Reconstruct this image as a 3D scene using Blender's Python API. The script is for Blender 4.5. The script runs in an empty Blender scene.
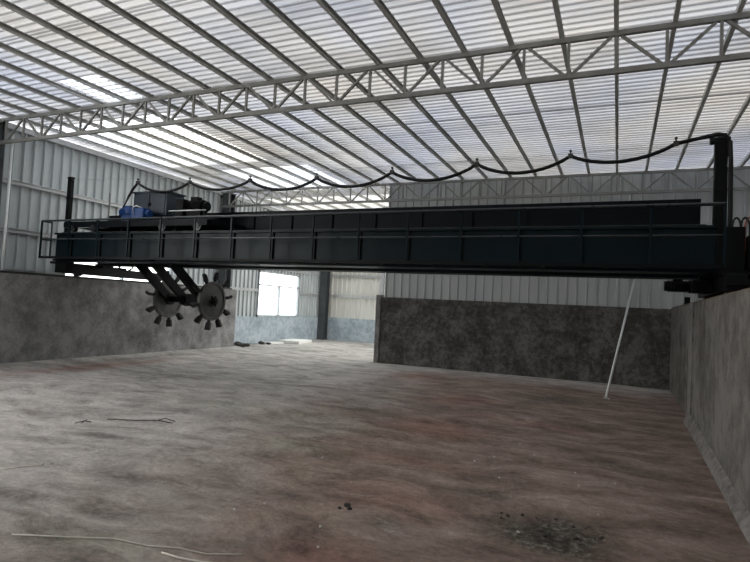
import bpy, bmesh, math, random
from mathutils import Vector, Matrix
random.seed(7)
S = bpy.context.scene
COL = S.collection
PI = math.pi

# ------------------------------------------------------------------ materials
def new_mat(name):
    m = bpy.data.materials.new(name); m.use_nodes = True
    nt = m.node_tree
    for n in list(nt.nodes): nt.nodes.remove(n)
    return m, nt
def N(nt, t, **kw):
    n = nt.nodes.new(t)
    for k, v in kw.items():
        if k.startswith('i_'): n.inputs[k[2:].replace('_', ' ')].default_value = v
        else: setattr(n, k, v)
    return n
def ramp(nt, fac, stops):
    r = nt.nodes.new('ShaderNodeValToRGB')
    e = r.color_ramp.elements
    while len(e) < len(stops): e.new(0.5)
    for el, (p, c) in zip(e, stops):
        el.position = p; el.color = (*c, 1) if len(c) == 3 else c
    nt.links.new(fac, r.inputs['Fac'])
    return r.outputs['Color']
def noise(nt, vec, scale, detail=6, rough=.6, dist=0.0):
    n = N(nt, 'ShaderNodeTexNoise', i_Scale=scale, i_Detail=detail, i_Roughness=rough, i_Distortion=dist)
    if vec is not None: nt.links.new(vec, n.inputs['Vector'])
    return n.outputs['Fac']
def mapping(nt, vec, scale=(1, 1, 1), rot=(0, 0, 0), loc=(0, 0, 0)):
    m = N(nt, 'ShaderNodeMapping'); m.inputs['Scale'].default_value = scale
    m.inputs['Rotation'].default_value = rot; m.inputs['Location'].default_value = loc
    nt.links.new(vec, m.inputs['Vector']); return m.outputs['Vector']
def mixc(nt, fac, a, b, mode='MIX'):
    m = N(nt, 'ShaderNodeMix', data_type='RGBA', blend_type=mode)
    for sock, v in ((m.inputs[0], fac), (m.inputs[6], a), (m.inputs[7], b)):
        if isinstance(v, bpy.types.NodeSocket): nt.links.new(v, sock)
        elif isinstance(v, (int, float)): sock.default_value = v
        else: sock.default_value = (*v, 1)
    return m.outputs[2]
def math_(nt, op, a, b=None, clamp=False):
    m = N(nt, 'ShaderNodeMath', operation=op, use_clamp=clamp)
    for k, v in ((0, a), (1, b)):
        if v is None: continue
        if isinstance(v, (int, float)): m.inputs[k].default_value = v
        else: nt.links.new(v, m.inputs[k])
    return m.outputs[0]
def pos(nt): return N(nt, 'ShaderNodeNewGeometry').outputs['Position']
def principled(nt, color, rough=.6, metal=0.0, bump=None, bstr=.3, bdist=.02, spec=.5):
    p = N(nt, 'ShaderNodeBsdfPrincipled')
    if isinstance(color, bpy.types.NodeSocket): nt.links.new(color, p.inputs['Base Color'])
    else: p.inputs['Base Color'].default_value = (*color, 1)
    if isinstance(rough, bpy.types.NodeSocket): nt.links.new(rough, p.inputs['Roughness'])
    else: p.inputs['Roughness'].default_value = rough
    p.inputs['Metallic'].default_value = metal
    p.inputs['Specular IOR Level'].default_value = spec
    if bump is not None:
        b = N(nt, 'ShaderNodeBump'); b.inputs['Strength'].default_value = bstr; b.inputs['Distance'].default_value = bdist
        nt.links.new(bump, b.inputs['Height']); nt.links.new(b.outputs[0], p.inputs['Normal'])
    return p
def out(nt, sh):
    o = N(nt, 'ShaderNodeOutputMaterial'); nt.links.new(sh, o.inputs['Surface'])

def mat_worn(name, c1, c2, rough=.5, metal=0.0, scale=3.0, dust=None, spec=.5):
    """painted or bare metal with gentle blotches"""
    m, nt = new_mat(name); P = pos(nt)
    f = noise(nt, P, scale, 7, .65)
    col = ramp(nt, f, [(.3, c1), (.7, c2)])
    if dust:
        f2 = noise(nt, mapping(nt, P, (1, 1, 2.2), loc=(3, 1, 2)), scale*.9, 8, .7)
        col = mixc(nt, ramp(nt, f2, [(.58, (0, 0, 0)), (.8, (.55, .55, .55))]), col, dust)
    rr = math_(nt, 'ADD', math_(nt, 'MULTIPLY', noise(nt, P, scale*2.3, 4), .25), rough-.12)
    p = principled(nt, col, rr, metal, f, .08, .01, spec)
    out(nt, p.outputs[0]); return m

def mat_concrete(name, lo, mid, hi, sc=1.0, streak=.5, con=1.0):
    m, nt = new_mat(name); P = pos(nt)
    f1 = noise(nt, P, 1.1*sc, 8, .68)
    f2 = noise(nt, mapping(nt, P, (1, 1, .35)), 3.2*sc, 7, .7)
    f3 = noise(nt, P, 18, 6, .7)
    f4 = noise(nt, P, 5.5*sc, 5, .6)
    f = math_(nt, 'ADD', math_(nt, 'MULTIPLY', f1, .45), math_(nt, 'ADD', math_(nt, 'MULTIPLY', f2, streak*.5),
              math_(nt, 'ADD', math_(nt, 'MULTIPLY', f3, .18), math_(nt, 'MULTIPLY', f4, .37-streak*.25))))
    col = ramp(nt, f, [(.505-.085/con, lo), (.505, mid), (.505+.085/con, hi)])
    p = principled(nt, col, .9, 0, math_(nt, 'ADD', f3, f4), .35, .02, .2)
    out(nt, p.outputs[0]); return m

def mat_sheet(name, c1, c2, rough=.45, spec=.4):
    m, nt = new_mat(name); P = pos(nt)
    f = noise(nt, mapping(nt, P, (1, 1, .25)), 2.0, 6, .6)
    col = ramp(nt, f, [(.3, c1), (.7, c2)])
    f2 = noise(nt, mapping(nt, P, (4, 4, .3)), 3.0, 6, .7)
    col = mixc(nt, ramp(nt, f2, [(.55, (0, 0, 0)), (.85, (.5, .5, .5))]), col, (.30, .29, .27))
    p = principled(nt, col, rough, 0.0, None, spec=spec)
    out(nt, p.outputs[0]); return m

def mat_roof(name, trans, refl, seams=True, tw=.6, glw=.26):
    """roof sheeting, translucency added on the metal sheets for brightness; underside a little shiny"""
    m, nt = new_mat(name); P = pos(nt)
    f = noise(nt, mapping(nt, P, (.25, .9, 1)), 1.3, 7, .6)
    ft = noise(nt, mapping(nt, P, (.5, .35, 1), loc=(4, 2, 0)), .8, 4, .5)
    f3 = noise(nt, mapping(nt, P, (.35, 8, 1)), 1.5, 4, .6)
    tint = ramp(nt, ft, [(.35, (.86, .90, 1.0)), (.5, (.97, .97, .97)), (.64, (1.0, .95, .86))])
    var = ramp(nt, math_(nt, 'ADD', math_(nt, 'MULTIPLY', f, .6), math_(nt, 'MULTIPLY', f3, .4)), [(.36, (.58, .58, .58)), (.5, (.84, .84, .84)), (.64, (1, 1, 1))])
    col = mixc(nt, 1.0, tint, var, 'MULTIPLY')
    sx = N(nt, 'ShaderNodeSeparateXYZ'); nt.links.new(P, sx.inputs[0])
    # rib shading painted as a dark line at the foot of every rib (ribs every 15 cm)
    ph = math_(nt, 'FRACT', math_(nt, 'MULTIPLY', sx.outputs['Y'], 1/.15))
    rib_shade = math_(nt, 'MULTIPLY', math_(nt, 'GREATER_THAN', ph, .82), math_(nt, 'MULTIPLY', f3, .5))
    col = mixc(nt, rib_shade, col, (.16, .16, .16))
    if seams:
        acc = None
        for y0 in (5.03, 10.02, 11.3, 12.15, 13.2):
            d = math_(nt, 'ABSOLUTE', math_(nt, 'SUBTRACT', sx.outputs['Y'], y0))
            s = math_(nt, 'LESS_THAN', d, .022 if y0 in (5.03, 10.02) else .016)
            acc = s if acc is None else math_(nt, 'MAXIMUM', acc, s)
        col = mixc(nt, math_(nt, 'MULTIPLY', acc, .62), col, (.10, .10, .11))
    tr = N(nt, 'ShaderNodeBsdfTranslucent'); df = N(nt, 'ShaderNodeBsdfDiffuse'); gl = N(nt, 'ShaderNodeBsdfGlossy')
    nt.links.new(mixc(nt, 1.0, col, (trans[0], trans[1], trans[2]), 'MULTIPLY'), tr.inputs['Color'])
    nt.links.new(mixc(nt, 1.0, col, (refl[0], refl[1], refl[2]), 'MULTIPLY'), df.inputs['Color'])
    gl.inputs['Roughness'].default_value = .27; gl.inputs['Color'].default_value = (.8, .8, .82, 1)
    m1 = N(nt, 'ShaderNodeMixShader'); m1.inputs[0].default_value = tw
    nt.links.new(df.outputs[0], m1.inputs[1]); nt.links.new(tr.outputs[0], m1.inputs[2])
    m2 = N(nt, 'ShaderNodeMixShader'); m2.inputs[0].default_value = glw
    nt.links.new(m1.outputs[0], m2.inputs[1]); nt.links.new(gl.outputs[0], m2.inputs[2])
    out(nt, m2.outputs[0]); return m

def mat_floor():
    m, nt = new_mat('dirt_floor'); P = pos(nt)
    sx = N(nt, 'ShaderNodeSeparateXYZ'); nt.links.new(P, sx.inputs[0])
    # scuffed, dragged texture running across the hall
    warp = N(nt, 'ShaderNodeTexNoise', i_Scale=.7, i_Detail=3.0); nt.links.new(P, warp.inputs['Vector'])
    wp = N(nt, 'ShaderNodeVectorMath', operation='MULTIPLY_ADD')
    nt.links.new(warp.outputs['Color'], wp.inputs[0]); wp.inputs[1].default_value = (.9, .9, 0); nt.links.new(P, wp.inputs[2])
    W = wp.outputs[0]
    big = noise(nt, W, .45, 8, .62, .4)
    drag = noise(nt, mapping(nt, W, (.7, 1.5, 1), (0, 0, .42)), 1.7, 10, .70, .35)
    mid = noise(nt, W, 3.4, 9, .75)
    fine = noise(nt, P, 16, 7, .75)
    f = math_(nt, 'ADD', math_(nt, 'MULTIPLY', big, .14), math_(nt, 'ADD', math_(nt, 'MULTIPLY', drag, .44),
              math_(nt, 'ADD', math_(nt, 'MULTIPLY', mid, .2), math_(nt, 'MULTIPLY', fine, .18))))
    grey = ramp(nt, f, [(.36, (.15, .137, .118)), (.45, (.37, .345, .315)), (.53, (.56, .53, .495)), (.64, (.80, .77, .73))])
    brown = ramp(nt, f, [(.36, (.080, .056, .045)), (.45, (.205, .151, .124)), (.53, (.335, .258, .217)), (.64, (.58, .475, .41))])
    red = ramp(nt, f, [(.37, (.12, .06, .048)), (.5, (.31, .178, .148)), (.64, (.54, .37, .31))])
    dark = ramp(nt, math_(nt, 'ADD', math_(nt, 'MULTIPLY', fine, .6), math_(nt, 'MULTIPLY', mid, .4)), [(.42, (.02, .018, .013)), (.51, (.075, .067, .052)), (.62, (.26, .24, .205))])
    olive = ramp(nt, f, [(.40, (.11, .108, .075)), (.51, (.35, .345, .27)), (.61, (.54, .53, .45))])
    ws = N(nt, 'ShaderNodeSeparateXYZ'); nt.links.new(W, ws.inputs[0])
    WX = math_(nt, 'SUBTRACT', ws.outputs['X'], .45); WY = math_(nt, 'SUBTRACT', ws.outputs['Y'], .45)
    def patch(x, y, rx, ry, strength=1.0, soft=1.0, ang=0.0, edge=None):
        dx = math_(nt, 'SUBTRACT', WX, x); dy = math_(nt, 'SUBTRACT', WY, y)
        c, s = math.cos(ang), math.sin(ang)
        u = math_(nt, 'ADD', math_(nt, 'MULTIPLY', dx, c/rx), math_(nt, 'MULTIPLY', dy, s/rx))
        v = math_(nt, 'ADD', math_(nt, 'MULTIPLY', dx, -s/ry), math_(nt, 'MULTIPLY', dy, c/ry))
        r = math_(nt, 'SQRT', math_(nt, 'ADD', math_(nt, 'MULTIPLY', u, u), math_(nt, 'MULTIPLY', v, v)))
        k = math_(nt, 'ADD', math_(nt, 'SUBTRACT', 1.0, r), math_(nt, 'MULTIPLY', math_(nt, 'SUBTRACT', mid, .5), 1.6))
        k = math_(nt, 'MULTIPLY', k, 1.0/soft, clamp=True)
        return math_(nt, 'MULTIPLY', k, strength)
    # brown compost-stained half towards the right wall
    b = math_(nt, 'ADD', math_(nt, 'MULTIPLY', math_(nt, 'ADD', WX, math_(nt, 'MULTIPLY', WY, .13)), .42), 1.80)
    b = math_(nt, 'ADD', b, math_(nt, 'MULTIPLY', math_(nt, 'SUBTRACT', big, .5), 2.2))
    far = math_(nt, 'MULTIPLY', math_(nt, 'SUBTRACT', WY, 12.6), .55, clamp=True)
    b = math_(nt, 'SUBTRACT', math_(nt, 'MINIMUM', b, 1.0, ), far, clamp=True)
    col = mixc(nt, b, grey, brown)
    for a in ((-2.2, 7.3, .9, .8, .75, .7), (-2.5, 9.7, .8, .8, .7, .8), (-1.55, 3.2, .55, .4, .75, .7), (-4.3, 12.4, .7, 1.6, .6, .8), (-10.3, 8.6, .6, 3.2, .75, .8),
              (-1.6, 4.4, .7, .5, .55, .8), (-1.2, 8.4, 1.1, .4, .5, .8), (-2.0, 5.6, 1.0, .3, .5, .8)):
        col = mixc(nt, patch(*a), col, red)
    for a in ((-3.9, 6.6, 1.3, .7, .6, .9), (-5.6, 6.8, 1.2, .5, .5, .9), (-3.3, 5.4, .8, .4, .55, .8), (-3.1, 2.6, .8, .3, .6, .8), (-6.6, 9.4, 1.4, .5, .35, .9)):
        col = mixc(nt, patch(*a), col, olive)
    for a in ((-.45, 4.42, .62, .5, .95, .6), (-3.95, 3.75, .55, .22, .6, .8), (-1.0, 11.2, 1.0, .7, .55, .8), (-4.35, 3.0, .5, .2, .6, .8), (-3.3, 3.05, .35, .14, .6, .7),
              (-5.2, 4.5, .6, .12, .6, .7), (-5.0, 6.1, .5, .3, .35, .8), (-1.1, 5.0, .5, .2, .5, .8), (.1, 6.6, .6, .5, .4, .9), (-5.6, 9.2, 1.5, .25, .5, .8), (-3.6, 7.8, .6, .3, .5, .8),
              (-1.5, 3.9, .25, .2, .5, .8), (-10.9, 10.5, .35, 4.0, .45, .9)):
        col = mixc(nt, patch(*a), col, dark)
    clump = noise(nt, mapping(nt, W, (.7, 1.5, 1), (0, 0, .3), (3, 9, 0)), 1.4, 10, .8)
    col = mixc(nt, ramp(nt, clump, [(.56, (0, 0, 0)), (.68, (.6, .6, .6))]), col, dark)
    # thin pale scatter
    pale = noise(nt, mapping(nt, W, (.6, 1.6, 1), (0, 0, .2), (7, 3, 0)), 2.0, 8, .75)
    col = mixc(nt, ramp(nt, pale, [(.60, (0, 0, 0)), (.75, (.5, .5, .5))]), col, (.72, .69, .64))
    h = math_(nt, 'ADD', math_(nt, 'MULTIPLY', f, 1.2), math_(nt, 'MULTIPLY', fine, .5))
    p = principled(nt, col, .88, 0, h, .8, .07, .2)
    out(nt, p.outputs[0]); return m

M = {}
M['floor'] = mat_floor()
M['roof'] = mat_roof('metal_roof_added_translucency', (.25, .252, .26), (.74, .74, .75))  # metal roof; translucency added so its underside looks bright
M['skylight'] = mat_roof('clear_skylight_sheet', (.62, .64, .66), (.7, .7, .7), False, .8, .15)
M['purlin'] = mat_worn('galvanised_purlin', (.40, .40, .38), (.54, .54, .515), .45, .1, 2.0)
M['truss'] = mat_worn('truss_grey_paint', (.17, .168, .155), (.25, .248, .232), .4, .15, 4.0)
M['column'] = mat_worn('column_grey_paint', (.10, .115, .12), (.17, .185, .19), .5, .1, 3.0)
M['column_dark'] = mat_worn('column_dark_paint', (.05, .055, .058), (.09, .097, .10), .5, .1, 3.0)
M['column_white'] = mat_worn('column_white_paint', (.82, .83, .82), (.88, .88, .87), .5, 0, 3.0)
M['girt'] = mat_worn('girt_zinc', (.42, .43, .43), (.55, .56, .56), .4, .3, 3.0)
M['sheet_left'] = mat_sheet('corrugated_sheet_left', (.40, .435, .44), (.52, .55, .55))
M['sheet_back'] = mat_sheet('corrugated_sheet_back', (.55, .545, .50), (.66, .65, .60))
M['sheet_part'] = mat_sheet('corrugated_sheet_partition', (.42, .44, .44), (.52, .54, .53))
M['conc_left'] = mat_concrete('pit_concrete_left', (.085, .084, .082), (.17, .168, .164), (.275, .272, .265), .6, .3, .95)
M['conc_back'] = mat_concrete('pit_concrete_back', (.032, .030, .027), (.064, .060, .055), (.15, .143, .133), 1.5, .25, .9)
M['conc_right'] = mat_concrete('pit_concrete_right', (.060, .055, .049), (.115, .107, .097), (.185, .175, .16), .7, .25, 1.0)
M['conc_pale'] = mat_concrete('pale_mortar_and_lit_end', (.10, .094, .087), (.17, .16, .15), (.25, .238, .225), 1.2, .3)
M['conc_foot'] = mat_concrete('dusty_wall_foot', (.085, .078, .07), (.15, .14, .13), (.22, .208, .195), 1.6, .2)
M['plinth'] = mat_concrete('painted_block_plinth', (.22, .27, .30), (.31, .365, .40), (.42, .47, .50), 1.2, .2)
M['black'] = mat_worn('black_machine_paint', (.0015, .0018, .002), (.0035, .004, .0045), .5, 0, 2.5, None, .12)
M['teal'] = mat_worn('dark_teal_machine_paint', (.0022, .0065, .009), (.005, .0135, .018), .36, 0, 1.1, (.012, .026, .031), .11)
M['navy'] = mat_worn('dark_blue_grey_paint', (.0018, .0038, .0058), (.0036, .0066, .009), .42, 0, 1.6, (.008, .011, .013), .1)
M['rail_paint'] = mat_worn('handrail_paint', (.02, .025, .028), (.034, .04, .044), .3, 0.0, 3.0, None, .4)
M['blue'] = mat_worn('motor_blue_paint', (.006, .035, .14), (.014, .07, .25), .35, 0, 5.0)
M['cab_blue'] = mat_worn('cabinet_blue_grey_paint', (.008, .018, .034), (.016, .032, .052), .4, 0, 3.0)
M['steel'] = mat_worn('polished_rail_steel', (.45, .46, .47), (.65, .66, .67), .3, .9, 5.0)
M['disc'] = mat_worn('worn_disc_steel', (.035, .036, .034), (.085, .085, .08), .5, .2, 6.0, (.16, .15, .135))
M['rubber'] = mat_worn('black_rubber', (.004, .004, .0045), (.008, .008, .0085), .55, 0, 6.0, None, .25)
M['rust'] = mat_worn('rusty_rail', (.06, .038, .022), (.16, .11, .065), .75, .1, 6.0)
M['darkrail'] = mat_worn('dark_rail', (.02, .02, .02), (.05, .046, .042), .65, .1, 6.0)
M['pale_steel'] = mat_worn('galvanised_pole', (.60, .62, .61), (.74, .75, .74), .4, .25, 5.0)
M['redhose'] = mat_worn('red_brown_hose', (.16, .05, .04), (.26, .10, .08), .5, 0, 5.0)
M['frame'] = mat_worn('window_frame_grey', (.30, .33, .35), (.40, .43, .45), .4, 0, 4.0)
M['stone'] = mat_worn('stone_chip', (.38, .36, .33), (.60, .58, .54), .9, 0, 20.0)
M['clod'] = mat_worn('dark_clod', (.018, .016, .013), (.05, .045, .04), .95, 0, 20.0)
M['straw'] = mat_worn('pale_straw', (.52, .49, .43), (.66, .63, .56), .9, 0, 10.0)
M['twig'] = mat_worn('dark_twig', (.03, .027, .022), (.07, .06, .05), .9, 0, 10.0)
M['board'] = mat_worn('pale_board', (.68, .67, .63), (.82, .81, .78), .8, 0, 4.0)
M['ground'] = mat_worn('outside_ground', (.35, .34, .31), (.45, .44, .40), .9, 0, 1.0)
def mat_glass():
    m, nt = new_mat('window_glass')
    t = N(nt, 'ShaderNodeBsdfTransparent'); t.inputs[0].default_value = (.93, .96, .96, 1)
    g = N(nt, 'ShaderNodeBsdfGlossy'); g.inputs['Roughness'].default_value = .03
    x = N(nt, 'ShaderNodeMixShader'); x.inputs[0].default_value = .06
    nt.links.new(t.outputs[0], x.inputs[1]); nt.links.new(g.outputs[0], x.inputs[2]); out(nt, x.outputs[0]); return m
M['glass'] = mat_glass()

# ------------------------------------------------------------------ mesh building
class MB:
    def __init__(s): s.bm = bmesh.new(); s.smooth = []
    def _xf(s, vs, mat): bmesh.ops.transform(s.bm, matrix=mat, verts=vs)
    def box(s, lo, hi, bev=0.0, rot=None):
        lo, hi = Vector(lo), Vector(hi); c = (lo+hi)/2; d = hi-lo
        r = bmesh.ops.create_cube(s.bm, size=1.0); vs = r['verts']
        mt = Matrix.Translation(c) @ (rot.to_4x4() if rot else Matrix()) @ Matrix.Diagonal((abs(d.x), abs(d.y), abs(d.z), 1))
        s._xf(vs, mt)
        if bev:
            es = list({e for v in vs for e in v.link_edges})
            bmesh.ops.bevel(s.bm, geom=es, offset=bev, segments=2, affect='EDGES', profile=.5)
        return s
    def bar(s, a, b, w, h, up=(0, 0, 1)):
        """rectangular bar from a to b, w across, h along up"""
        a, b = Vector(a), Vector(b); z = (b-a); L = z.length; z.normalize()
        u = Vector(up); x = u.cross(z)
        if x.length < 1e-4: x = Vector((1, 0, 0)).cross(z)
        x.normalize(); y = z.cross(x)
        mt = Matrix((( *x, 0), (*y, 0), (*z, 0), (0, 0, 0, 1))).transposed()
        mt.translation = (a+b)/2
        r = bmesh.ops.create_cube(s.bm, size=1.0)
        s._xf(r['verts'], mt @ Matrix.Diagonal((w, h, L, 1))); return s
    def cyl(s, a, b, r1, r2=None, n=20):
        a, b = Vector(a), Vector(b); z = (b-a); L = z.length
        q = z.to_track_quat('Z', 'Y').to_matrix().to_4x4(); q.translation = (a+b)/2
        r = bmesh.ops.create_cone(s.bm, cap_ends=True, segments=n, radius1=r1, radius2=r1 if r2 is None else r2, depth=L)
        s._xf(r['verts'], q); 
        for f in {f for v in r['verts'] for f in v.link_faces}:
            if len(f.verts) == 4: f.smooth = True
        return s
    def tube(s, pts, r, n=10):
        pts = [Vector(p) for p in pts]; rings = []
        for i, p in enumerate(pts):
            t = (pts[min(i+1, len(pts)-1)]-pts[max(i-1, 0)]).normalized()
            ref = Vector((0, 0, 1)) if abs(t.z) < .93 else Vector((0, 1, 0))
            x = t.cross(ref).normalized(); y = x.cross(t)
            rings.append([s.bm.verts.new(p + r*(math.cos(2*PI*k/n)*x + math.sin(2*PI*k/n)*y)) for k in range(n)])
        for A, B in zip(rings, rings[1:]):
            for k in range(n):
                f = s.bm.faces.new((A[k], A[(k+1) % n], B[(k+1) % n], B[k])); f.smooth = True
        s.bm.faces.new(rings[0][::-1]); s.bm.faces.new(rings[-1]); return s
    def prism(s, poly, axis, a, b):
        """polygon (list of 2-D points) extruded along axis from a to b"""
        def P(q, t): 
            l = list(q); l.insert(axis, t); return l
        A = [s.bm.verts.new(P(q, a)) for q in poly]; B = [s.bm.verts.new(P(q, b)) for q in poly]
        n = len(poly)
        s.bm.faces.new(A); s.bm.faces.new(B[::-1])
        for k in range(n): s.bm.faces.new((A[k], B[k], B[(k+1) % n], A[(k+1) % n]))
        return s
    def rock(s, c, r, sq=.6):
        q = bmesh.ops.create_icosphere(s.bm, subdivisions=2, radius=1.0)
        for v in q['verts']:
            k = .75 + .5*random.random(); v.co = Vector((v.co.x*r*k, v.co.y*r*k*.9, v.co.z*r*sq*k)) + Vector(c)
        return s
    def build(s, name, mat, parent=None):
        bmesh.ops.recalc_face_normals(s.bm, faces=s.bm.faces[:])
        o = parent; org = Vector((0, 0, 0))
        while o is not None: org += Vector(o.location); o = o.parent
        if parent is not None and org.length: bmesh.ops.translate(s.bm, verts=s.bm.verts[:], vec=-org)
        me = bpy.data.meshes.new(name); s.bm.to_mesh(me); s.bm.free()
        me.materials.append(mat if not isinstance(mat, str) else M[mat])
        o = bpy.data.objects.new(name, me); COL.objects.link(o)
        if parent is not None: o.parent = parent
        return o
def tag(o, label=None, cat=None, group=None, kind=None):
    for k, v in (('label', label), ('category', cat), ('group', group), ('kind', kind)):
        if v: o[k] = v
    return o
def empty(name, loc, label, cat, group=None):
    o = bpy.data.objects.new(name, None); COL.objects.link(o); o.location = loc; o.empty_display_size = .2
    return tag(o, label, cat, group)
def single(name, mb, mat, label, cat, origin, group=None):
    """a thing that is one mesh, its origin moved to its own place"""
    o = mb.build(name, mat); o.data.transform(Matrix.Translation(-Vector(origin))); o.location = origin
    return tag(o, label, cat, group)
def struct(o): return tag(o, kind='structure')
def copy_to(o, loc, parent=None):
    c = o.copy(); COL.objects.link(c); c.location = loc
    if parent is not None: c.parent = parent
    return c

# ------------------------------------------------------------------ places (metres; camera at x=0, y=0)
XL, XR = -12.25, 3.6          # sheet walls of the hall
YB, YF = 21.9, -4.0           # back wall, front edge of roof
PXL = -11.43                  # inner face of left pit wall
PY = 14.54                    # face of back pit wall
WH = 1.9                      # pit wall height
ZT = 5.10                     # truss top chord
ZR = 5.20                     # roof sheet

# ---- floor and ground
mb = MB()
nx, ny = 90, 150
grid = [[None]*(ny+1) for _ in range(nx+1)]
rnd = random.Random(3)
bumps = [(rnd.uniform(-11, 1), rnd.uniform(2, 20), rnd.uniform(.25, .9), rnd.uniform(-.018, .022)) for _ in range(120)]
for i in range(nx+1):
    for j in range(ny+1):
        x = XL + (XR-XL)*i/nx; y = YF + (YB+.1-YF)*j/ny
        z = 0
        for bx, by, br, bh in bumps:
            d2 = ((x-bx)**2 + (y-by)**2)/(br*br)
            if d2 < 6: z += bh*math.exp(-d2)
        if 4 < y < 15: z += .07*math.exp(-max(0, x-PXL)/.35)          # dirt swept up against the left pit wall
        if y < 9.8 and x < 1.3: z += .02*math.exp(-max(0, 1.05-x)/.2)
        grid[i][j] = mb.bm.verts.new((x, y, z))
for i in range(nx):
    for j in range(ny):
        f = mb.bm.faces.new((grid[i][j], grid[i+1][j], grid[i+1][j+1], grid[i][j+1])); f.smooth = True
struct(mb.build('floor', 'floor'))
struct(MB().box((-45, -30, -.3), (35, 55, -.12)).build('ground', 'ground'))

# ---- corrugated sheets
def corr(mb, u0, u1, v0, v1, fn, period, depth, rib=.13, slope=.05, phase=0.0):
    """trapezoid ribbed sheet: ribs repeat along u, run along v; fn(u, v, d) -> point"""
    k0 = math.floor((u0-phase)/period)-1; us = []
    k = k0
    while phase + k*period < u1 + period:
        b = phase + k*period
        us += [(b, 0), (b+period*(1-rib-2*slope), 0), (b+period*(1-rib-slope), depth), (b+period*(1-slope), depth)]
        k += 1
    pts = [(u0, None)] + [q for q in us if u0 < q[0] < u1] + [(u1, None)]
    def dep(u):
        for (a, da), (b, db) in zip(us, us[1:]):
            if a <= u <= b: return da + (db-da)*(u-a)/max(1e-9, b-a)
        return 0
    prev = None
    for u, d in pts:
        d = dep(u) if d is None else d
        cur = (mb.bm.verts.new(fn(u, v0, d)), mb.bm.verts.new(fn(u, v1, d)))
        if prev: mb.bm.faces.new((prev[0], cur[0], cur[1], prev[1]))
        prev = cur

# left wall with two windows
WZ0, WZ1 = 1.0, 2.72
wins = [(9.1, 12.6), (17.0, 19.85)]
mb = MB(); fnL = lambda u, v, d: (XL-.05+d, u, v)
cuts = [4.4] + [q for w in wins for q in w] + [YB]
for k in range(len(cuts)-1):
    a, b = cuts[k], cuts[k+1]
    if (a, b) in wins:
        corr(mb, a, b, WZ1, ZR-.02, fnL, .235, .06)
    else:
        corr(mb, a, b, 1.0, ZR-.02, fnL, .235, .06)
wl = struct(mb.build('wall_left', 'sheet_left'))
mb = MB()
mb.box((XL-.22, 4.4, 0), (XL+.03, YB, 1.0))
struct(mb.build('baseboard_left', 'plinth'))
for z in (1.97, 2.87, 3.93):
    mb = MB(); 
    for a, b in (((4.4, 9.1), (12.6, 17.0), (19.85, YB)) if z < WZ1 else ((4.4, YB),)):
        mb.box((XL-.01, a, z-.05), (XL+.05, b, z-.035)); mb.box((XL-.01, a, z+.035), (XL+.05, b, z+.05)); mb.box((XL-.01, a, z-.05), (XL+.005, b, z+.05))
    mb.build('girt', 'girt', wl)
for n, (a, b) in enumerate(wins):
    mb = MB(); fr = .06
    for (y0, y1, z0, z1) in ((a, b, WZ0, WZ0+fr), (a, b, WZ1-fr, WZ1), (a, a+fr, WZ0, WZ1), (b-fr, b, WZ0, WZ1), (a, b, 2.16, 2.16+.055), ((a+b)/2-.03, (a+b)/2+.03, WZ0, 2.16)):
        mb.box((XL-.08, y0, z0), (XL+.02, y1, z1))
    w = struct(mb.build('window_%d' % (n+1), 'frame'))
    mb = MB().box((XL-.035, a+fr, WZ0+fr), (XL-.027, b-fr, WZ1-fr)); mb.build('pane', 'glass', w)
    MB().box((XL-.05, a-.05, WZ0-.03), (XL+.07, b+.05, WZ0)).build('window_sill', 'plinth', w)
# back wall
mb = MB(); corr(mb, XL, -4.6, 1.0, ZR-.02, lambda u, v, d: (u, YB+.05-d, v), .235, .06)  # cut short out of view so more daylight reaches the far bay
wb = struct(mb.build('wall_back', 'sheet_back'))
struct(MB().box((XL, YB-.03, 0), (-4.6, YB+.2, 1.0)).build('baseboard_back', 'plinth'))
for z in (1.97, 2.87, 3.93):
    mb = MB(); mb.box((XL, YB-.05, z-.05), (-4.6, YB+.01, z-.035)); mb.box((XL, YB-.05, z+.035), (-4.6, YB+.01, z+.05)); mb.box((XL, YB-.005, z-.05), (-4.6, YB+.01, z+.05))
    mb.build('girt', 'girt', wb)
# right wall and front wall of the hall
mb = MB(); corr(mb, YF, 14.9, 0.0, ZR-.02, lambda u, v, d: (XR+.05-d, u, v), .235, .06); struct(mb.build('wall_right', 'sheet_part'))   # stops at the partition; unseen opening added to brighten the far bay
mb = MB(); corr(mb, XL, XR, 0.0, ZR-.02, lambda u, v, d: (u, YF-.05+d, v), .235, .06); struct(mb.build('wall_front', 'sheet_part'))
# partition above the back pit wall
PXE = -6.18
mb = MB(); corr(mb, PXE, XR, WH-.03, ZR-.02, lambda u, v, d: (u, PY+.14-d, v), .235, .06)
wp = struct(mb.build('wall_partition', 'sheet_part'))
for z in (3.0, 4.1):
    MB().box((PXE, PY+.15, z-.05), (XR, PY+.21, z+.05)).build('girt', 'girt', wp)
# pit walls
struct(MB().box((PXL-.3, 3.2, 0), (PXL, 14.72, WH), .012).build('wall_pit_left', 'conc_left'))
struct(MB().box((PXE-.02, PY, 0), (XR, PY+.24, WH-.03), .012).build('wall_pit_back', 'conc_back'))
mb = MB()
mb.prism([(1.135, 10.35), (1.135, PY), (1.45, PY), (1.45, 10.35)], 2, 0, WH)
mb.prism([(.96, 3.0), (1.085, 10.35), (1.45, 10.35), (1.45, 3.0)], 2, 0, WH)
struct(mb.build('wall_pit_right', 'conc_right'))
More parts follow.
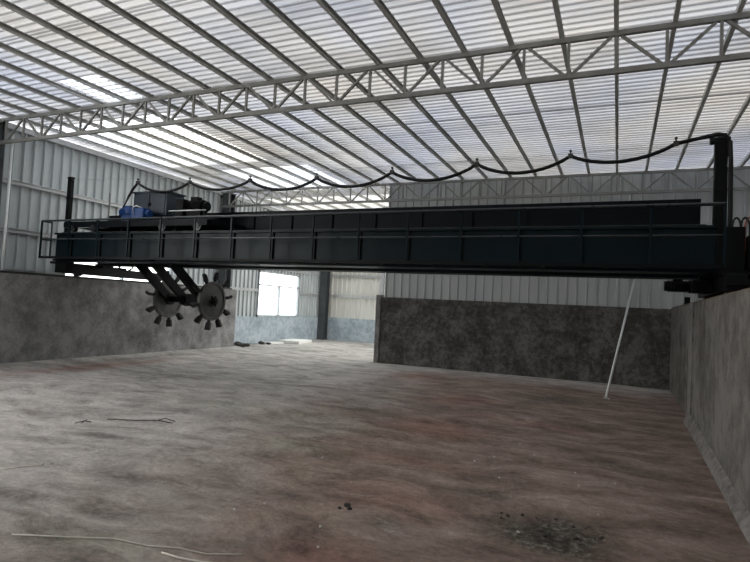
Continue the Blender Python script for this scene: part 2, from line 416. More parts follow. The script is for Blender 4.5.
# back wall end painted pale where light hits it; mortar pilaster edge, base fillet on the right
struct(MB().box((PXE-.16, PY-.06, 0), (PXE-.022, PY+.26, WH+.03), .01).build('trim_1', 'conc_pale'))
mb = MB(); mb.prism([(1.05, 9.75), (1.06, 10.25), (1.14, 10.42), (1.14, 9.75)], 2, 0, WH-.01)
struct(mb.build('trim_2', 'conc_pale'))
mb = MB()
A = [(.87, 3.0, -.02), (.958, 3.0, .07), (.97, 3.0, -.02)]; B = [(1.0, 10.2, -.02), (1.075, 10.2, .2), (1.08, 10.2, -.02)]
va = [mb.bm.verts.new(q) for q in A]; vb = [mb.bm.verts.new(q) for q in B]
mb.bm.faces.new(va); mb.bm.faces.new(vb[::-1])
for k in range(3): mb.bm.faces.new((va[k], vb[k], vb[(k+1) % 3], va[(k+1) % 3]))
struct(mb.build('trim_3', 'conc_foot'))
# white bay post at the free end of the partition
single('bay_post', MB().box((PXE-.13, PY+.06, WH+.03), (PXE-.005, PY+.18, ZT-.6)), 'column_white',
       'white square post standing on the free end of the low back wall', 'post', (PXE-.07, PY+.12, WH+.03))

# ---- roof: ribbed metal sheets with added translucency, brighter skylight sheets let in
fnR = lambda u, v, d: (v, u, ZR+.035-d)
sky = [(-11.6, -2.5, 16.2, 20.9), (-11.75, -8.4, 8.15, 11.7), (-10.4, -7.6, 12.3, 15.2), (-9.0, -8.1, 6.35, 7.5)]
RX0, RX1 = XL-.15, XR+.2
ys = sorted({YF, YB+.3} | {q for s in sky for q in s[2:]})
mb = MB(); sk = []
for a, b in zip(ys, ys[1:]):
    inside = [s for s in sky if s[2] <= a and s[3] >= b]
    xs = RX0
    for s in inside:
        corr(mb, a, b, xs, s[0], fnR, .15, .028, .10, .05); xs = s[1]
    corr(mb, a, b, xs, RX1, fnR, .15, .028, .10, .05)
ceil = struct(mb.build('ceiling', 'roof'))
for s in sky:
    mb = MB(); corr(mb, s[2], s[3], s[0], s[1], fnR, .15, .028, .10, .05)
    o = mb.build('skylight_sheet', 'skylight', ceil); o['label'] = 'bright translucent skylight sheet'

struct(MB().box((XL-.12, 4.4, ZR-.14), (XL+.06, YB, ZR-.02)).build('trim_4', 'girt'))
# ---- purlins
def ordinal(n):
    return {1: 'first', 2: 'second', 3: 'third', 4: 'fourth', 5: 'fifth', 6: 'sixth', 7: 'seventh', 8: 'eighth', 9: 'ninth', 10: 'tenth', 11: 'eleventh', 12: 'twelfth',
            13: 'thirteenth', 14: 'fourteenth', 15: 'fifteenth', 16: 'sixteenth', 17: 'seventeenth', 18: 'eighteenth', 19: 'nineteenth', 20: 'twentieth', 21: 'twenty-first', 22: 'twenty-second', 23: 'twenty-third'}[n]
mb = MB()
pz0, pz1 = ZT+.036, ZR+.006
mb.box((-.026, YF+.1, pz0), (.026, YB, pz0+.005)); mb.box((-.026, YF+.1, pz1-.005), (.026, YB, pz1)); mb.box((-.026, YF+.1, pz0), (-.020, YB, pz1))
pur0 = None; order = 0
for k in range(-18, 5):
    order += 1; x = -.1096 + .6405*k
    if pur0 is None:
        pur0 = mb.build('roof_purlin', 'purlin'); pur0.location = (x, 0, 0); o = pur0
    else: o = copy_to(pur0, (x, 0, 0))
    lab = 'long grey steel purlin under the roof sheets, %s counted from the left wall' % ordinal(order)
    if k == 4: lab = 'long grey steel purlin under the roof sheets, nearest the right edge'
    tag(o, lab, 'purlin', 'roof purlins')

# ---- roof trusses
def truss(y, label, x0, x1, mt='truss'):
    t = empty('roof_truss', (x0, y, 4.62), label, 'truss', 'roof trusses')
    zb = 4.625
    MB().bar((x0, y, ZT), (x1, y, ZT), .055, .065).build('top_chord', mt, t)
    MB().bar((x0, y, zb), (x1, y, zb), .06, .065).build('bottom_chord', mt, t)
    v0 = d1 = d2 = None
    n0 = math.ceil((x0+.05+2.88)/.555); n1 = math.floor((x1-.05+2.88)/.555)
    for n in range(n0, n1+1):
        x = -2.88 + .555*n
        lx = Vector((x, y, 0)) - Vector(t.location)
        def inst(src, name, mbf):
            if src is None:
                o = mbf(x).build(name, mt, t); o.data.transform(Matrix.Translation((-lx.x, 0, 0))); o.location = (lx.x, 0, 0); return o
            c = copy_to(src, (lx.x, 0, 0), t); return src
        v0 = inst(v0, 'vertical', lambda x: MB().bar((x, y, zb+.03), (x, y, ZT-.03), .035, .035, (1, 0, 0)))
        if n < n1:
            if n % 2 == 0: d1 = inst(d1, 'diagonal', lambda x: MB().bar((x+.05, y, zb+.03), (x+.50, y, ZT-.03), .034, .034, (0, 1, 0)))
            else: d2 = inst(d2, 'diagonal', lambda x: MB().bar((x+.05, y, ZT-.03), (x+.50, y, zb+.03), .034, .034, (0, 1, 0)))
    return t
truss(7.22, 'near grey tubular roof truss with zigzag webs crossing above the machine', XL+.25, XR)
truss(PY-.10, 'far grey tubular roof truss behind the hanging cable', XL+.16, XR)

# ---- columns along the left wall
def column(x, y, label, h=ZT-.55, w=.26, d=.24, mt='column'):
    t = empty('steel_column', (x, y, 0), label, 'column', 'steel columns')
    mb = MB(); mb.box((x-w/2, y-d/2, 0), (x+w/2, y-d/2+.014, h)); mb.box((x-w/2, y+d/2-.014, 0), (x+w/2, y+d/2, h)); mb.box((x-.006, y-d/2+.014, 0), (x+.006, y+d/2-.014, h))
    mb.build('shaft', mt, t)
    MB().box((x-w/2-.03, y-d/2-.03, h), (x+w/2+.03, y+d/2+.03, h+.02)).build('cap_plate', mt, t)
    MB().box((x-w/2-.05, y-d/2-.05, 0), (x+w/2+.05, y+d/2+.05, .02)).build('base_plate', mt, t)
column(XL+.14, 7.28, 'grey steel column at the left edge carrying the near truss end', h=5.1, w=.2, d=.2)
column(XL+.22, 14.78, 'grey steel column behind the digging discs at the pit wall end', h=5.1, w=.3, d=.28, mt='column_dark')
column(XL+.22, YB-.24, 'dark grey steel column in the far corner beside the window', h=5.1, w=.34, d=.3, mt='column_dark')
single('downpipe', MB().cyl((XL+.27, 7.5, .1), (XL+.27, 7.5, 4.9), .028), 'pale_steel', 'pale upright pipe beside the leftmost steel column', 'pipe', (XL+.27, 7.5, .1))

# ------------------------------------------------------------------ the machine: a travelling gantry on the pit walls
G = empty('gantry_bridge', (-5.2, 8.9, WH), 'long dark bridge of a compost turning machine spanning both pit walls', 'machine')
GX0, GX1 = -11.32, 1.13
FY0, FY1, RG0, RG1 = 8.20, 8.50, 9.35, 9.65  # bridge, trolley and cable coordinates scaled up about the camera, baked into the numbers
ZB, ZM = 2.27, 2.85           # girder bottom and top
fg = MB().box((GX0, FY0, ZB), (GX1, FY1, ZM-.03))
fg.box((GX0, FY0-.06, ZB-.03), (GX1, FY1+.06, ZB+.005)); fg.box((GX0, FY0-.06, ZM-.035), (GX1, FY1+.06, ZM))
fg = fg.build('front_girder', 'teal', G)
rg = MB().box((GX0-.1, RG0, ZB), (GX1, RG1, ZM-.03)); rg.box((GX0-.1, RG0-.06, ZB-.03), (GX1, RG1+.06, ZB+.005)); rg.box((GX0-.1, RG0-.06, ZM-.035), (GX1, RG1+.06, ZM))
rg = rg.build('rear_girder', 'navy', G)
mb = MB().box((GX0-.1, 9.59, ZM), (GX1-.02, 9.62, 3.44)); mb.box((GX0-.1, 9.55, 3.41), (GX1-.02, 9.66, 3.47))
gp = mb.build('guard_panel', 'navy', G)
xs = [.36 - .838*k for k in range(14)]
def along(first, parent, x, make, name, mat):
    """first call builds the piece, later calls copy it along the bridge"""
    rel = (x-G.location.x, 0, 0)
    if first is None:
        o = make(x).build(name, mat, parent); o.data.transform(Matrix.Translation((-rel[0], 0, 0))); o.location = rel; return o
    copy_to(first, rel, parent); return first
st = sp = None
for x in xs:
    st = along(st, fg, x*1.025, lambda x: MB().box((x-.012, FY0-.035, ZB), (x+.012, FY0+.002, ZM-.03)), 'stiffener', 'black')
    sp = along(sp, gp, x*1.12, lambda x: MB().box((x-.012, 9.555, ZM), (x+.012, 9.592, 3.41)), 'stiffener', 'black')
MB().box((GX0, 8.32, ZM), (GX1-.1, 8.38, ZM+.04)).build('trolley_rail', 'darkrail', G)
MB().box((GX0, 9.46, ZM), (GX1-.1, 9.52, ZM+.04)).build('trolley_rail', 'darkrail', G)
# walkway with handrail in front
RY = 7.90; HX0, HX1 = -11.40, 1.18
HZ0, HZM, HZ1 = 2.30, 2.68, 3.075
mb = MB().box((HX0, RY-.03, HZ0-.03), (HX1, RY+.03, HZ0+.015)); mb.box((HX0, RY, HZ0), (GX1, FY0-.065, HZ0+.01))
for k in range(15):
    x = GX0+.5 + k*.82; mb.box((x-.02, RY, HZ0-.035), (x+.02, FY0-.065, HZ0))
mb.build('walkway', 'black', G)
mb = MB(); mb.tube([(HX0, RY, HZ1), (HX1, RY, HZ1)], .022)
mb.tube([(HX0, RY, HZM), (HX1, RY, HZM)], .015)
mb.tube([(HX0, RY, HZ1), (HX0, FY0-.07, HZ1)], .022); mb.tube([(HX0, RY, HZM), (HX0, FY0-.07, HZM)], .015); mb.tube([(HX0, FY0-.07, HZ0), (HX0, FY0-.07, HZ1)], .02)
hr = mb.build('handrail', 'rail_paint', G)
po = None
for x in [HX0] + xs[::-1] + [HX1]:
    po = along(po, hr, x, lambda x: MB().box((x-.015, RY-.015, HZ0), (x+.015, RY+.015, HZ1)), 'post', 'teal')
# end carriages with wheels on the wall-top rails
def carriage(xc, y0, y1):
    mb = MB().box((xc-.11, y0, 1.995), (xc+.11, y1, 2.2), .01)
    mb.box((xc-.14, y0+.1, 2.2), (xc+.14, y0+.75, 2.24)); mb.box((xc-.14, y0+1.15, 2.2), (xc+.14, y0+1.6, 2.24))
    mb.box((xc-.13, y0-.1, 2.06), (xc+.13, y0, 2.14))
    c = mb.build('end_carriage', 'black', G)
    for y in (y0+.35, y1-.35):
        w = MB().cyl((xc-.05, y, 2.05), (xc+.05, y, 2.05), .098, n=28); w.cyl((xc-.068, y, 2.05), (xc-.05, y, 2.05), .115, n=28); w.cyl((xc-.09, y, 2.05), (xc+.09, y, 2.05), .03)
        w.build('wheel', 'darkrail', c)
    return c
MB().box((GX0-.02, FY0+.02, 1.99), (GX0+.34, FY0+.20, ZB-.03), .01).build('side_plate', 'black', G)
cl = carriage(-11.58, 8.65, 11.8)
cr = carriage(1.30, 7.8, 10.4)
MB().box((GX0-.30, FY0+.1, 2.19), (GX0+.22, FY1, ZB-.03)).build('end_bracket', 'black', G)
MB().box((GX0-.38, RG0, 2.19), (GX0+.1, RG1, ZB-.03)).build('end_bracket', 'black', G)
MB().box((GX1, FY0-.02, 2.2), (1.44, FY1+.02, ZM-.02)).build('end_bracket', 'black', G)
MB().box((GX1, RG0, 2.2), (1.44, RG1, ZM-.02)).build('end_bracket', 'black', G)
# drive motor reaching over the pit
DY, DZ = 8.85, 2.09
mb = MB().cyl((.63, DY, DZ), (.90, DY, DZ), .078, n=24); mb.cyl((.595, DY, DZ), (.63, DY, DZ), .07, n=24); mb.cyl((.90, DY, DZ), (.92, DY, DZ), .095, n=24)
for k in range(7): mb.cyl((.645+.036*k, DY, DZ), (.653+.036*k, DY, DZ), .087, n=24)
mb.box((.70, DY-.05, DZ+.05), (.82, DY+.05, DZ+.10), .008)
dm = mb.build('drive_motor', 'black', G)
MB().box((.92, DY-.12, DZ-.09), (1.19, DY+.12, DZ+.09), .02).cyl((1.0, DY-.12, DZ-.04), (1.0, DY-.15, DZ-.04), .05).build('gearbox', 'black', dm)
MB().box((1.02, DY-.07, DZ+.09), (1.19, DY+.07, 2.235)).build('mounting_bracket', 'black', dm)
# cable masts
MY = 8.70
mb = MB().box((-11.72, MY-.045, 2.24), (-11.61, MY+.045, 4.20), .006); mb.box((-11.78, MY-.12, 2.24), (-11.54, MY+.12, 2.27)); mb.box((-11.73, MY-.05, 4.20), (-11.60, MY+.05, 4.23))
mb.build('cable_mast', 'black', G)
mb = MB().box((1.155, MY-.055, 2.24), (1.31, MY+.055, 4.09), .008); mb.box((1.05, MY-.13, 2.24), (1.40, MY+.13, 2.27)); mb.cyl((1.10, MY, 4.10), (1.34, MY, 4.10), .05)
rm = mb.build('cable_mast', 'black', G)
MB().tube([(1.335, MY-.07, 2.4), (1.345, MY-.07, 3.1), (1.34, MY-.07, 3.8), (1.33, MY-.05, 4.06), (1.28, MY-.02, 4.17), (1.19, MY, 4.19), (1.06, MY, 4.17)], .03).build('cable_run', 'rubber', rm)
MB().tube([(1.345, MY+.03, 2.4), (1.355, MY+.03, 3.1), (1.35, MY+.03, 3.95), (1.30, MY+.03, 4.13), (1.19, MY+.03, 4.15)], .02).build('cable_run', 'rubber', rm)
MB().tube([(-11.60, MY, 4.16), (-8, MY, 4.06), (-5, MY, 4.03), (-2, MY, 4.03), (1.12, MY, 4.08)], .0035, 6).build('carrier_wire', 'steel', G)
# electrical box outside the right wall with hose loops
cb = MB().box((1.47, 8.02, 2.06), (1.88, 8.55, 2.72), .015); cb.box((1.42, 8.07, 2.02), (1.84, 8.5, 2.07)); cb = cb.build('electrical_box', 'black', G)
MB().box((1.51, 8.005, 2.12), (1.84, 8.02, 2.66), .004).build('box_door', 'black', cb)
for x, mt in ((1.35, 'rubber'), (1.49, 'redhose'), (1.445, 'rubber')):
    pts = [(x + .048*math.cos(a), 8.2+.02*math.sin(a), 2.81 + .14*math.sin(a)) for a in [PI*k/12 for k in range(13)]]
    pts = [(x+.053, 8.2, 2.35)] + pts + [(x-.053, 8.2, 2.35)]
    MB().tube(pts, .014).build('hose', mt, G)

# rails on top of the pit walls, buffer
single('wall_rail', MB().box((-11.61, 3.3, WH), (-11.55, 14.6, WH+.05)).box((-11.70, 3.3, WH), (-11.43, 14.6, WH+.012)), 'darkrail', 'dark steel rail lying along the top of the left pit wall', 'rail', (-11.55, 3.3, WH), 'travel rails')
single('wall_rail', MB().box((1.27, 3.1, WH), (1.33, 14.4, WH+.05)).prism([(.975, 3.1), (1.16, 14.4), (1.4, 14.4), (1.4, 3.1)], 2, WH, WH+.014), 'rust', 'rusty brown rail lying along the top of the right pit wall', 'rail', (1.22, 3.1, WH), 'travel rails')
single('rail_buffer', MB().box((1.12, 11.6, WH+.014), (1.21, 11.68, WH+.15)).box((1.12, 11.68, WH+.014), (1.21, 11.80, WH+.04)), 'black', 'small black buffer block on the right pit wall top', 'buffer', (1.15, 11.64, WH+.014))

# ------------------------------------------------------------------ the turning trolley on the bridge
T = empty('turning_trolley', (-9.1, 8.9, ZM+.04), 'turning trolley with two toothed discs, motors and cabinet riding on the bridge', 'trolley')
TF, TR, DK = 8.35, 9.49, 3.145     # wheel rows, top of deck
mb = MB()
for y in (TF, TR): mb.box((-11.25, y-.06, 2.99), (-7.25, y+.06, 3.11))
for x in (-11.2, -10.5, -9.55, -8.5, -7.3): mb.box((x-.05, TF, 3.02), (x+.05, TR, 3.12))
mb.box((-11.25, TF+.1, 3.12), (-7.25, TR, DK))
mb.build('deck', 'navy', T)
for x in (-11.0, -10.35, -8.4, -7.5):
    for y in (TF, TR):
        w = MB().cyl((x, y-.045, 2.98), (x, y+.045, 2.98), .09, n=24); w.cyl((x, y-.075, 2.98), (x, y+.075, 2.98), .03, n=16); w.cyl((x, y-.065, 2.98), (x, y-.045, 2.98), .058, n=20)
        w.build('wheel', 'rail_paint', T)
CX0, CX1, CY0, CY1 = -9.72, -8.76, 8.76, 9.26
cb = MB().box((CX0, CY0, 3.28), (CX1, CY1, 3.80), .012); cb.box((CX0-.03, CY0-.03, 3.79), (CX1+.03, CY1+.03, 3.815)); cb.box((CX0+.03, CY0+.03, DK), (CX0+.14, CY1-.03, 3.28)); cb.box((CX1-.14, CY0+.03, DK), (CX1-.03, CY1-.03, 3.28))
cb = cb.build('control_cabinet', 'cab_blue', T)
MB().box((CX0+.05, CY0-.015, 3.33), (-9.25, CY0, 3.75), .004).build('cabinet_door', 'cab_blue', cb)
MB().box((-9.21, CY0-.015, 3.33), (CX1-.05, CY0, 3.75), .004).build('cabinet_door', 'cab_blue', cb)
MB().box((-9.27, CY0-.03, 3.49), (-9.19, CY0-.012, 3.57), .003).build('handle', 'black', cb)
LY, LZ = 8.52, 3.33
mb = MB().cyl((-9.74, LY, LZ), (-9.39, LY, LZ), .10, n=24); mb.cyl((-9.77, LY, LZ), (-9.74, LY, LZ), .085, n=24); mb.box((-9.66, LY-.05, LZ+.075), (-9.5, LY+.05, LZ+.135), .01); mb.box((-9.7, LY-.07, DK), (-9.44, LY+.07, LZ-.06))
for k in range(8): mb.cyl((-9.72+.042*k, LY, LZ), (-9.712+.042*k, LY, LZ), .107, n=24)
bm_ = mb.build('lift_motor', 'blue', T)
MB().box((-9.39, LY-.11, DK), (-9.05, LY+.11, 3.40), .02).cyl((-9.05, LY, LZ-.04), (-8.95, LY, LZ-.04), .07).build('gearbox', 'blue', bm_)
MB().tube([(-9.29, LY-.12, 3.25), (-9.30, LY-.15, 3.40), (-9.23, LY-.13, 3.44), (-9.15, LY-.05, 3.405)], .012).build('conduit', 'pale_steel', bm_)
KY, KZ = 8.87, 3.47
mb = MB().cyl((-8.26, KY, KZ), (-7.82, KY, KZ), .127, n=24); mb.cyl((-7.82, KY, KZ), (-7.75, KY, KZ), .095, n=24); mb.box((-8.16, KY-.07, KZ+.1), (-7.97, KY+.07, KZ+.2), .01); mb.box((-8.23, KY-.1, DK), (-7.86, KY+.1, KZ-.1))
for k in range(9): mb.cyl((-8.23+.045*k, KY, KZ), (-8.222+.045*k, KY, KZ), .138, n=24)
dm2 = mb.build('main_motor', 'black', T)
MB().box((-8.48, KY-.16, DK), (-8.26, KY+.16, 3.62), .02).build('gearbox', 'black', dm2)
gb = MB().tube([(-8.45, 8.52, 3.33), (-7.5, 8.52, 3.33)], .013).build('guard_bar', 'pale_steel', T)
for x in (-8.42, -7.53): MB().box((x-.012, 8.508, DK), (x+.012, 8.532, 3.32)).build('bar_post', 'black', gb)
MB().box((-10.58, 8.85, DK), (-10.556, 8.874, 3.85)).build('cable_post', 'truss', T)
# swing arms below the bridge
AX = Vector((0, 9.88, 1.53)); HG = Vector((0, 8.73, 2.41))
for x, w in ((-9.60, .11), (-9.13, .11), (-8.60, .14)):
    a = Vector((x, HG.y, HG.z)); b = Vector((x, AX.y, AX.z))
    mb = MB().bar(a, b, w*.75, .18, (0, 0, 1)); mb.cyl((x-w*.55, b.y, b.z), (x+w*.55, b.y, b.z), .135, n=24); mb.cyl((x-w*.6, a.y, a.z), (x+w*.6, a.y, a.z), .105, n=24)
    mb.build('swing_arm', 'black', T)
mb = MB().cyl((-9.95, HG.y, HG.z), (-8.3, HG.y, HG.z), .058)
for x in (-9.88, -8.36): mb.box((x-.03, HG.y-.1, HG.z-.06), (x+.03, HG.y+.1, 3.02))
mb.build('hinge_shaft', 'black', T)
MB().cyl((-9.37, 9.03, 2.43), (-9.37, 9.5, 2.02), .048).cyl((-9.37, 9.5, 2.02), (-9.37, 9.77, 1.77), .026).build('hydraulic_cylinder', 'black', T)
MB().tube([(-9.93, 8.6, 2.29), (-9.91, 8.71, 2.13), (-9.79, 8.76, 2.07), (-9.69, 8.82, 2.15), (-9.64, 8.84, 2.29)], .021).build('hose', 'rubber', T)
MB().tube([(-8.82, 9.03, 2.34), (-8.79, 9.29, 2.08), (-8.73, 9.5, 2.05), (-8.69, 9.67, 1.87), (-8.71, 9.82, 1.62)], .017).build('hose', 'rubber', T)
MB().cyl((-9.77, AX.y, AX.z), (-8.31, AX.y, AX.z), .074, n=20).build('axle', 'black', T)
MB().box((-8.94, AX.y-.18, AX.z-.14), (-8.62, AX.y+.16, AX.z+.14), .02).cyl((-9.0, AX.y, AX.z), (-8.56, AX.y, AX.z), .127, n=24).build('axle_gearbox', 'black', T)
def disc(x, rot):
    mb = MB(); y, z = AX.y, AX.z
    # dished plate with a raised rim
    prof = [(.0, .037), (.106, .037), (.138, .021), (.36, .013), (.385, .032), (.44, .032), (.44, -.032), (.385, -.032), (.36, -.013), (.138, -.021), (.106, -.037), (0, -.037)]
    n = 56; rings = []
    for r, dx in prof:
        if r == 0: rings.append([mb.bm.verts.new((x+dx, y, z))]); continue
        rings.append([mb.bm.verts.new((x+dx, y+r*math.cos(2*PI*k/n), z+r*math.sin(2*PI*k/n))) for k in range(n)])
    for A, B in zip(rings, rings[1:]):
        for k in range(n):
            q4 = (A[k % len(A)], A[(k+1) % len(A)], B[(k+1) % len(B)], B[k % len(B)])
            mb.bm.faces.new([q for i, q in enumerate(q4) if q not in q4[:i]])
    d = mb.build('turning_disc', 'disc', T)
    h = MB().cyl((x-.095, y, z), (x+.095, y, z), .09, n=24); h.cyl((x+.095, y, z), (x+.127, y, z), .053, n=6)
    for k in range(6):
        a = 2*PI*k/6; h.cyl((x+.036, y+.122*math.cos(a), z+.122*math.sin(a)), (x+.058, y+.122*math.cos(a), z+.122*math.sin(a)), .015, n=6)
    h.build('hub', 'black', d)
    for k in range(10):
        a = rot + 2*PI*k/10; c, s_ = math.cos(a), math.sin(a)
        b = MB(); tn = Vector((0, -s_, c)); rd = Vector((0, c, s_)); ctr = Vector((x, y, z))
        # shank and a flared, slightly twisted paddle
        b.bar(ctr+rd*.38, ctr+rd*.53, .053, .053, tn)
        quad = []
        for r, wd, tw in ((.49, .048, .1), (.655, .06, .45)):
            for sx in (-1, 1):
                for st_ in (-1, 1):
                    px = sx*wd*math.cos(tw) - st_*.018*math.sin(tw); pt = sx*wd*math.sin(tw) + st_*.032*math.cos(tw)
                    quad.append(b.bm.verts.new(ctr + rd*r + Vector((px, 0, 0)) + tn*pt))
        for q in ((0, 1, 3, 2), (4, 5, 7, 6), (0, 1, 5, 4), (2, 3, 7, 6), (0, 2, 6, 4), (1, 3, 7, 5)): b.bm.faces.new([quad[j] for j in q])
        b.build('paddle', 'rubber', d)
disc(-8.35, .17); disc(-9.64, .45)

# ---- festoon cable
hk = [Vector((x, MY, z)) for x, z in ((-9.56, 4.005), (-8.12, 3.955), (-6.61, 3.92), (-5.12, 3.89), (-3.63, 3.92), (-2.15, 3.975), (-.72, 4.015), (.686, 4.10), (1.075, 4.17))]
C = empty('festoon_cable', hk[3], 'sagging black power cable hung in loops between the two masts', 'cable')
pts = [Vector((-9.9, 8.56, DK+.02)), Vector((-9.86, 8.60, 3.40)), Vector((-9.75, 8.65, 3.70)), Vector((-9.66, 8.68, 3.88))]
for i, (a, b) in enumerate(zip(hk, hk[1:])):
    sag = {7: 0, 6: .17, 1: .17}.get(i, .20)
    for j in range(14):
        t = j/14; p = a.lerp(b, t); p.z -= sag*(1-(2*t-1)**2)**.9
        pts.append(p)
pts.append(hk[-1]); pts.append(hk[-1]+Vector((.06, 0, -.01)))
MB().tube(pts, .028, 8).build('cable', 'rubber', C)
h0 = None
for p in hk[:-1]:
    rel = p - hk[3]
    if h0 is None:
        mb = MB().box((p.x-.035, MY-.03, p.z-.035), (p.x+.035, MY+.03, p.z+.035), .006).cyl((p.x, MY, p.z+.03), (p.x, MY, p.z+.07), .010, n=8).cyl((p.x, MY-.015, p.z+.075), (p.x, MY+.015, p.z+.075), .02, n=12)
        h0 = mb.build('hanger', 'darkrail', C); h0.data.transform(Matrix.Translation(-rel)); h0.location = rel
    else: copy_to(h0, rel, C)

# ------------------------------------------------------------------ loose things
a, b = Vector((-.17, 12.05, .02)), Vector((.37, PY+.04, 2.66))
mb = MB().cyl(a, b, .024, n=14)
single('leaning_pole', mb, 'pale_steel', 'long pale pole leaning from the floor against the back wall', 'pole', a)
mb = MB()
for k in range(3): mb.rock((-.20+.04*k, 12.0-.03*k, .008), .02+.005*k)
single('rubble', mb, 'stone', 'small heap of pale rubble at the foot of the leaning pole', 'rubble', (-.17, 12, 0))
# far left clutter
single('board', MB().box((-11.95, 18.0, .02), (-11.1, 19.3, .12), rot=Matrix.Rotation(.15, 3, 'Z')), 'board', 'pale flat board lying by the plinth under the window', 'board', (-11.5, 18.6, .03))
single('board', MB().box((-12.05, 17.25, .0), (-11.6, 17.9, .06), rot=Matrix.Rotation(-.2, 3, 'Z')), 'board', 'smaller grey board lying left of the pale flat board', 'board', (-11.8, 17.7, 0))
mb = MB()
for q in ((-11.75, 15.3, .06, .16), (-11.6, 15.6, .05, .13), (-11.9, 15.55, .07, .15), (-11.5, 15.25, .04, .11)): mb.rock(q[:3], q[3], .5)
single('rubble', mb, 'clod', 'dark heap of rubbish on the floor behind the left pit wall end', 'rubble', (-11.7, 15.4, 0))
mb = MB()
for q in ((-11.9, 16.9, .05, .12), (-11.7, 17.05, .04, .09)): mb.rock(q[:3], q[3], .5)
single('rubble', mb, 'clod', 'low dark scraps beside the boards at the far wall', 'rubble', (-11.8, 17, 0))
# pale cord and twigs half buried in the dirt
single('cord', MB().tube([(-3.55, 2.42, .008), (-3.24, 2.55, .012), (-2.95, 2.69, .012), (-2.7, 2.72, .01), (-2.5, 2.79, .012), (-2.3, 2.82, .008), (-2.1, 2.93, .008)], .0042, 8), 'straw', 'long thin pale cord half buried in the dirt, bottom left', 'cord', (-3.2, 2.6, 0))
single('cord', MB().tube([(-2.55, 2.70, .008), (-2.4, 2.69, .012), (-2.25, 2.72, .01), (-2.05, 2.80, .006)], .006, 8), 'straw', 'short thin pale cord beside the longer cord, bottom left', 'cord', (-2.4, 2.7, 0))
single('stick', MB().tube([(-4.85, 3.08, .03), (-4.78, 3.2, .04), (-4.74, 3.32, .035), (-4.66, 3.42, .03)], .007, 8), 'straw', 'pale curved stick on the dirt at the left edge', 'stick', (-4.8, 3.2, 0))
single('twig', MB().tube([(-5.85, 5.1, .012), (-5.5, 5.22, .02), (-5.25, 5.35, .03), (-5.05, 5.38, .015)], .007, 8).tube([(-5.3, 5.33, .02), (-5.2, 5.42, .05), (-5.08, 5.46, .02)], .006, 8), 'twig', 'dark forked twig lying on the grey floor left', 'twig', (-5.4, 5.25, 0))
single('twig', MB().tube([(-5.95, 4.72, .012), (-5.9, 4.82, .03), (-5.84, 4.86, .015)], .006, 8).tube([(-5.88, 4.75, .012), (-5.9, 4.85, .04)], .005, 8), 'twig', 'small dark twig left of the forked twig', 'twig', (-5.9, 4.8, 0))
chips = [(-.29, 5.62), (.02, 5.9), (-.35, 6.05), (-1.0, 5.45), (-1.05, 7.0), (-.82, 6.55), (-2.88, 4.3), (-2.5, 3.72), (-2.62, 3.5), (-1.35, 5.9), (-3.05, 5.3), (-1.75, 3.25), (-2.15, 4.55), (-1.2, 6.2), (-2.75, 5.1), (-4.6, 2.95), (-4.72, 3.02), (-.1, 4.9), (-.62, 4.2), (-1.9, 3.55)]
base = None
for i, (x, y) in enumerate(chips):
    if base is None: base = MB().rock((0, 0, .004), .010).build('stone_chip', 'stone'); o = base; o.location = (x, y, .006)
    else: o = copy_to(base, (x, y, .006))
    o.rotation_euler = (0, 0, random.uniform(0, 6)); s_ = random.uniform(.7, 1.5); o.scale = (s_, s_, s_)
    tag(o, 'tiny pale stone chip lying on the dirt floor', 'stone', 'pale stone chips on the floor')
single('clod', MB().rock((-1.92, 4.02, .012), .028).rock((-1.88, 3.97, .01), .02).rock((-1.95, 3.94, .01), .016), 'clod', 'small black lump on the brown floor in the foreground', 'clod', (-1.92, 4.0, 0))
base = None
rr = random.Random(11)
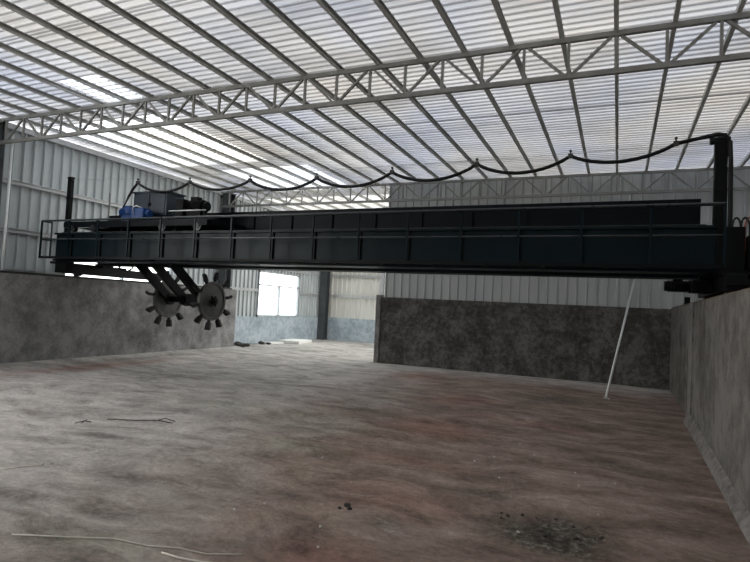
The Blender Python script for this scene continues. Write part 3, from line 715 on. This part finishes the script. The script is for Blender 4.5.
for i in range(26):
    a = rr.uniform(0, 2*PI); r = math.sqrt(rr.random()); x, y = -.46+.40*r*math.cos(a), 4.42+.30*r*math.sin(a)
    if base is None: base = MB().rock((0, 0, .003), .011).build('compost_crumb', 'clod'); o = base; o.location = (x, y, .006)
    else: o = copy_to(base, (x, y, .006))
    s_ = rr.uniform(.6, 1.6); o.scale = (s_, s_, s_); o.rotation_euler = (0, 0, rr.uniform(0, 6))
    tag(o, 'dark compost crumb in the dark patch on the near floor', 'crumb', 'compost crumbs in the dark patch')

# ------------------------------------------------------------------ light: overcast sky through roof sheets, windows and the open bay
w = bpy.data.worlds.new('sky'); S.world = w; w.use_nodes = True
nt = w.node_tree
bg = nt.nodes['Background']
tc = nt.nodes.new('ShaderNodeTexCoord'); sp_ = nt.nodes.new('ShaderNodeSeparateXYZ'); nt.links.new(tc.outputs['Generated'], sp_.inputs[0])
r = nt.nodes.new('ShaderNodeValToRGB'); nt.links.new(sp_.outputs['Z'], r.inputs['Fac'])
r.color_ramp.elements[0].position = 0.0; r.color_ramp.elements[0].color = (1, .985, .96, 1)
r.color_ramp.elements[1].position = 1.0; r.color_ramp.elements[1].color = (.97, .985, 1.0, 1)
nt.links.new(r.outputs[0], bg.inputs['Color']); bg.inputs['Strength'].default_value = 2.0

# ------------------------------------------------------------------ camera
yaw, pitch, roll, F = .41653, .045387, .049728, 551.386
f = Vector((-math.sin(yaw)*math.cos(pitch), math.cos(yaw)*math.cos(pitch), math.sin(pitch)))
rt = Vector((math.cos(yaw), math.sin(yaw), 0)); up = rt.cross(f)
r2 = math.cos(roll)*rt + math.sin(roll)*up; u2 = -math.sin(roll)*rt + math.cos(roll)*up
cam = bpy.data.cameras.new('camera'); co = bpy.data.objects.new('camera', cam); COL.objects.link(co)
mt = Matrix((r2, u2, -f)).transposed().to_4x4(); mt.translation = (0, 0, 1.6); co.matrix_world = mt
cam.sensor_width = 36; cam.lens = F/750*36; cam.clip_end = 200
S.camera = co
S.view_settings.view_transform = 'Standard'; S.view_settings.look = 'None'; S.view_settings.gamma = 1.0
S.view_settings.use_curve_mapping = False
S.view_settings.exposure = 1.75
S.cycles.max_bounces = 10; S.cycles.diffuse_bounces = 6; S.cycles.glossy_bounces = 4; S.cycles.transparent_max_bounces = 12
S.cycles.use_denoising = True
S.cycles.sample_clamp_indirect = 6.0
